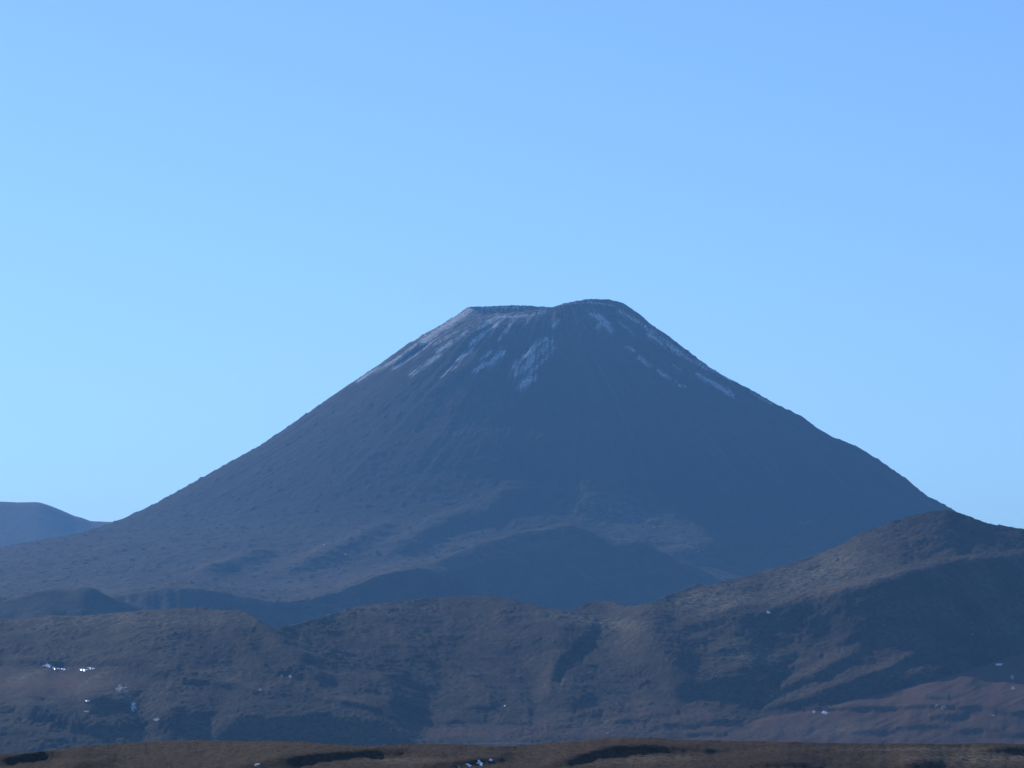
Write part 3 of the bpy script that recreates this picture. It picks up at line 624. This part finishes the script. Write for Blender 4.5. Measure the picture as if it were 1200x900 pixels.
# boulder on the crater rim
import bmesh
def boulder(name, x, y, z, r, mat):
    bm = bmesh.new(); bmesh.ops.create_icosphere(bm, subdivisions=3, radius=r)
    for v in bm.verts:
        c = v.co / r; v.co *= 1 + 0.35 * float(perlin(np.array([c.x * 1.3 + c.z]), np.array([c.y * 1.3 - c.z * .7]), 3)[0]); v.co.z *= 1.25
    me = bpy.data.meshes.new(name); bm.to_mesh(me); bm.free(); me.materials.append(mat)
    o = bpy.data.objects.new(name, me); o.location = (x, y, z); sc_.objects.link(o); return o
sc_ = bpy.context.scene.collection
bx_, by_ = (592.5 - CX) * 9190 / F, 9190.0
tag(boulder('boulder', bx_, by_, float(zat(bx_, by_)) + 1.5, 4.0, M_mount), 'lone dark crag standing up from the back rim of the crater', 'rock')

# tussock on the near moor (nobody could count it)
def tufts(name, n_, pale_only, mat, label):
    px = rng.uniform(-70, 1270, n_ * 4); y = np.exp(rng.uniform(math.log(430), math.log(1420), n_ * 4)); x = (px - CX) * y / F
    ii = np.clip(np.searchsorted(Yr, y), 0, NR - 1); jj = np.clip(np.searchsorted(C, px), 0, NC - 1); pm = pale[ii, jj]
    dens = sstep(-0.5, 0.5, fbm(x, y, 60, 3, 201)); keep = rng.uniform(0, 1, len(px)) < ((pm * 1.3) if pale_only else (0.25 + 0.75 * dens) * (1 - 0.5 * pm))
    px, y, x = px[keep][:n_], y[keep][:n_], x[keep][:n_]; m = len(px); z = zat(x, y)
    nb = 7; size = (rng.uniform(0.0, 1.0, m) ** 2.5 * 0.22 + 0.06) * (1.0 if pale_only else 0.9)
    rot = rng.uniform(0, 6.28, m)
    V = np.zeros((m, nb * 3, 3), np.float32)
    for k in range(nb):
        a = rot + k * 6.283 / nb + rng.uniform(-.3, .3, m); hgt = size * rng.uniform(0.55, 1.0, m); sp = size * rng.uniform(0.25, 0.75, m); wd = 0.22 * size
        V[:, 3 * k] = np.stack([x - np.sin(a) * wd, y + np.cos(a) * wd, z - .08], -1); V[:, 3 * k + 1] = np.stack([x + np.sin(a) * wd, y - np.cos(a) * wd, z - .08], -1)
        V[:, 3 * k + 2] = np.stack([x + np.cos(a) * sp, y + np.sin(a) * sp, z + hgt], -1)
    o = mesh_obj(name, V.reshape(-1, 3), np.arange(m * nb * 3).reshape(-1, 3), mat, smooth=False); tag(o, label, 'grass', 'stuff')
def tuft_mat(name, a, b_, c):
    m, nt, b = mat_new(name); pos = node(nt, 'ShaderNodeNewGeometry').outputs['Position']
    col = ramp(nt, noise(nt, pos, 0.35, 4, 0.7), [(0.35, a), (0.5, b_), (0.65, c)]); nt.links.new(col, b.inputs['Base Color'])
    tr = node(nt, 'ShaderNodeBsdfTranslucent'); nt.links.new(col, tr.inputs['Color']); mx = node(nt, 'ShaderNodeMixShader'); mx.inputs[0].default_value = 0.5
    nt.links.new(b.outputs[0], mx.inputs[1]); nt.links.new(tr.outputs[0], mx.inputs[2]); nt.links.new(mx.outputs[0], nt.nodes['Material Output'].inputs['Surface']); return m
tufts('tussock_grass', 70000, False, tuft_mat('tussock', (.05, .032, .02), (.09, .06, .034), (.13, .095, .05)), 'rough brown tussock and heather over the nearest moor')
tufts('bleached_tussock', 9000, True, tuft_mat('bleached_tussock', (.16, .13, .085), (.26, .22, .15), (.34, .29, .20)), 'bleached pale tussock speckling the right of the near moor')

# ------------------------------------------------------------------ haze
hx0, hx1, hy0, hy1, hz0, hz1 = -26500, 26500, -8500, 26500, -52.2, float(max(Z.max(), 1100)) + 8
hv = [(x, y, z) for z in (hz0, hz1) for y in (hy0, hy1) for x in (hx0, hx1)]
hf = [(0, 2, 3, 1), (4, 5, 7, 6), (0, 1, 5, 4), (2, 6, 7, 3), (0, 4, 6, 2), (1, 3, 7, 5)]
mh = bpy.data.materials.new('haze_air'); mh.use_nodes = True; nt = mh.node_tree; nt.nodes.clear()
out = nt.nodes.new('ShaderNodeOutputMaterial'); pv = nt.nodes.new('ShaderNodeVolumePrincipled')
pv.inputs['Density'].default_value = 4.6e-5; pv.inputs['Color'].default_value = (0.212, 0.525, 1.0, 1); pv.inputs['Anisotropy'].default_value = 0.2
nt.links.new(pv.outputs[0], out.inputs['Volume'])
hz = mesh_obj('haze', hv, hf, mh, smooth=False); tag(hz, 'thin blue haze in the air before the mountain', 'haze', 'stuff')

# ------------------------------------------------------------------ light, sky, camera
sc = bpy.context.scene
w = bpy.data.worlds.new('World'); sc.world = w; w.use_nodes = True; nt = w.node_tree
sky = nt.nodes.new('ShaderNodeTexSky'); sky.sky_type = 'NISHITA'; sky.sun_disc = False
sky.sun_elevation = SUN_EL; sky.sun_rotation = SUN_AZ; sky.altitude = 1200; sky.air_density = 1.0; sky.dust_density = 0.2; sky.ozone_density = 2.0
bg = nt.nodes['Background']; bg.inputs['Strength'].default_value = 0.126
wb = nt.nodes.new('ShaderNodeMix'); wb.data_type = 'RGBA'; wb.blend_type = 'MULTIPLY'; wb.inputs['Factor'].default_value = 1.0
ca = [i for i in wb.inputs if i.name == 'A' and i.type == 'RGBA'][0]; cb = [i for i in wb.inputs if i.name == 'B' and i.type == 'RGBA'][0]
nt.links.new(sky.outputs[0], ca); cb.default_value = (0.71, 0.93, 1.22, 1)      # the camera's cool white balance
nt.links.new([o for o in wb.outputs if o.type == 'RGBA'][0], bg.inputs['Color'])
sl = bpy.data.lights.new('sun', 'SUN'); sl.energy = 3.7; sl.angle = math.radians(0.5); sl.color = (1.0, 0.94, 0.85)
so = bpy.data.objects.new('sun', sl); sc.collection.objects.link(so)
from mathutils import Vector
d = Vector((math.sin(SUN_AZ) * math.cos(SUN_EL), math.cos(SUN_AZ) * math.cos(SUN_EL), math.sin(SUN_EL)))
so.rotation_euler = d.to_track_quat('Z', 'Y').to_euler()
cd = bpy.data.cameras.new('camera'); co = bpy.data.objects.new('camera', cd); sc.collection.objects.link(co); sc.camera = co
co.location = (0, 0, 0); co.rotation_euler = (math.radians(90), 0, 0)
cd.sensor_width = 36; cd.sensor_fit = 'HORIZONTAL'; cd.lens = 36 * F / 1200; cd.shift_y = (V0 - 450) / 1200.0
cd.clip_start = 1.0; cd.clip_end = 120000
sc.view_settings.view_transform = 'Standard'; sc.view_settings.look = 'None'; sc.view_settings.gamma = 1; sc.view_settings.use_curve_mapping = False
sc.view_settings.exposure = 0.0
sc.render.engine = 'CYCLES'
sc.cycles.use_denoising = True
sc.cycles.max_bounces = 4; sc.cycles.diffuse_bounces = 2; sc.cycles.volume_bounces = 1
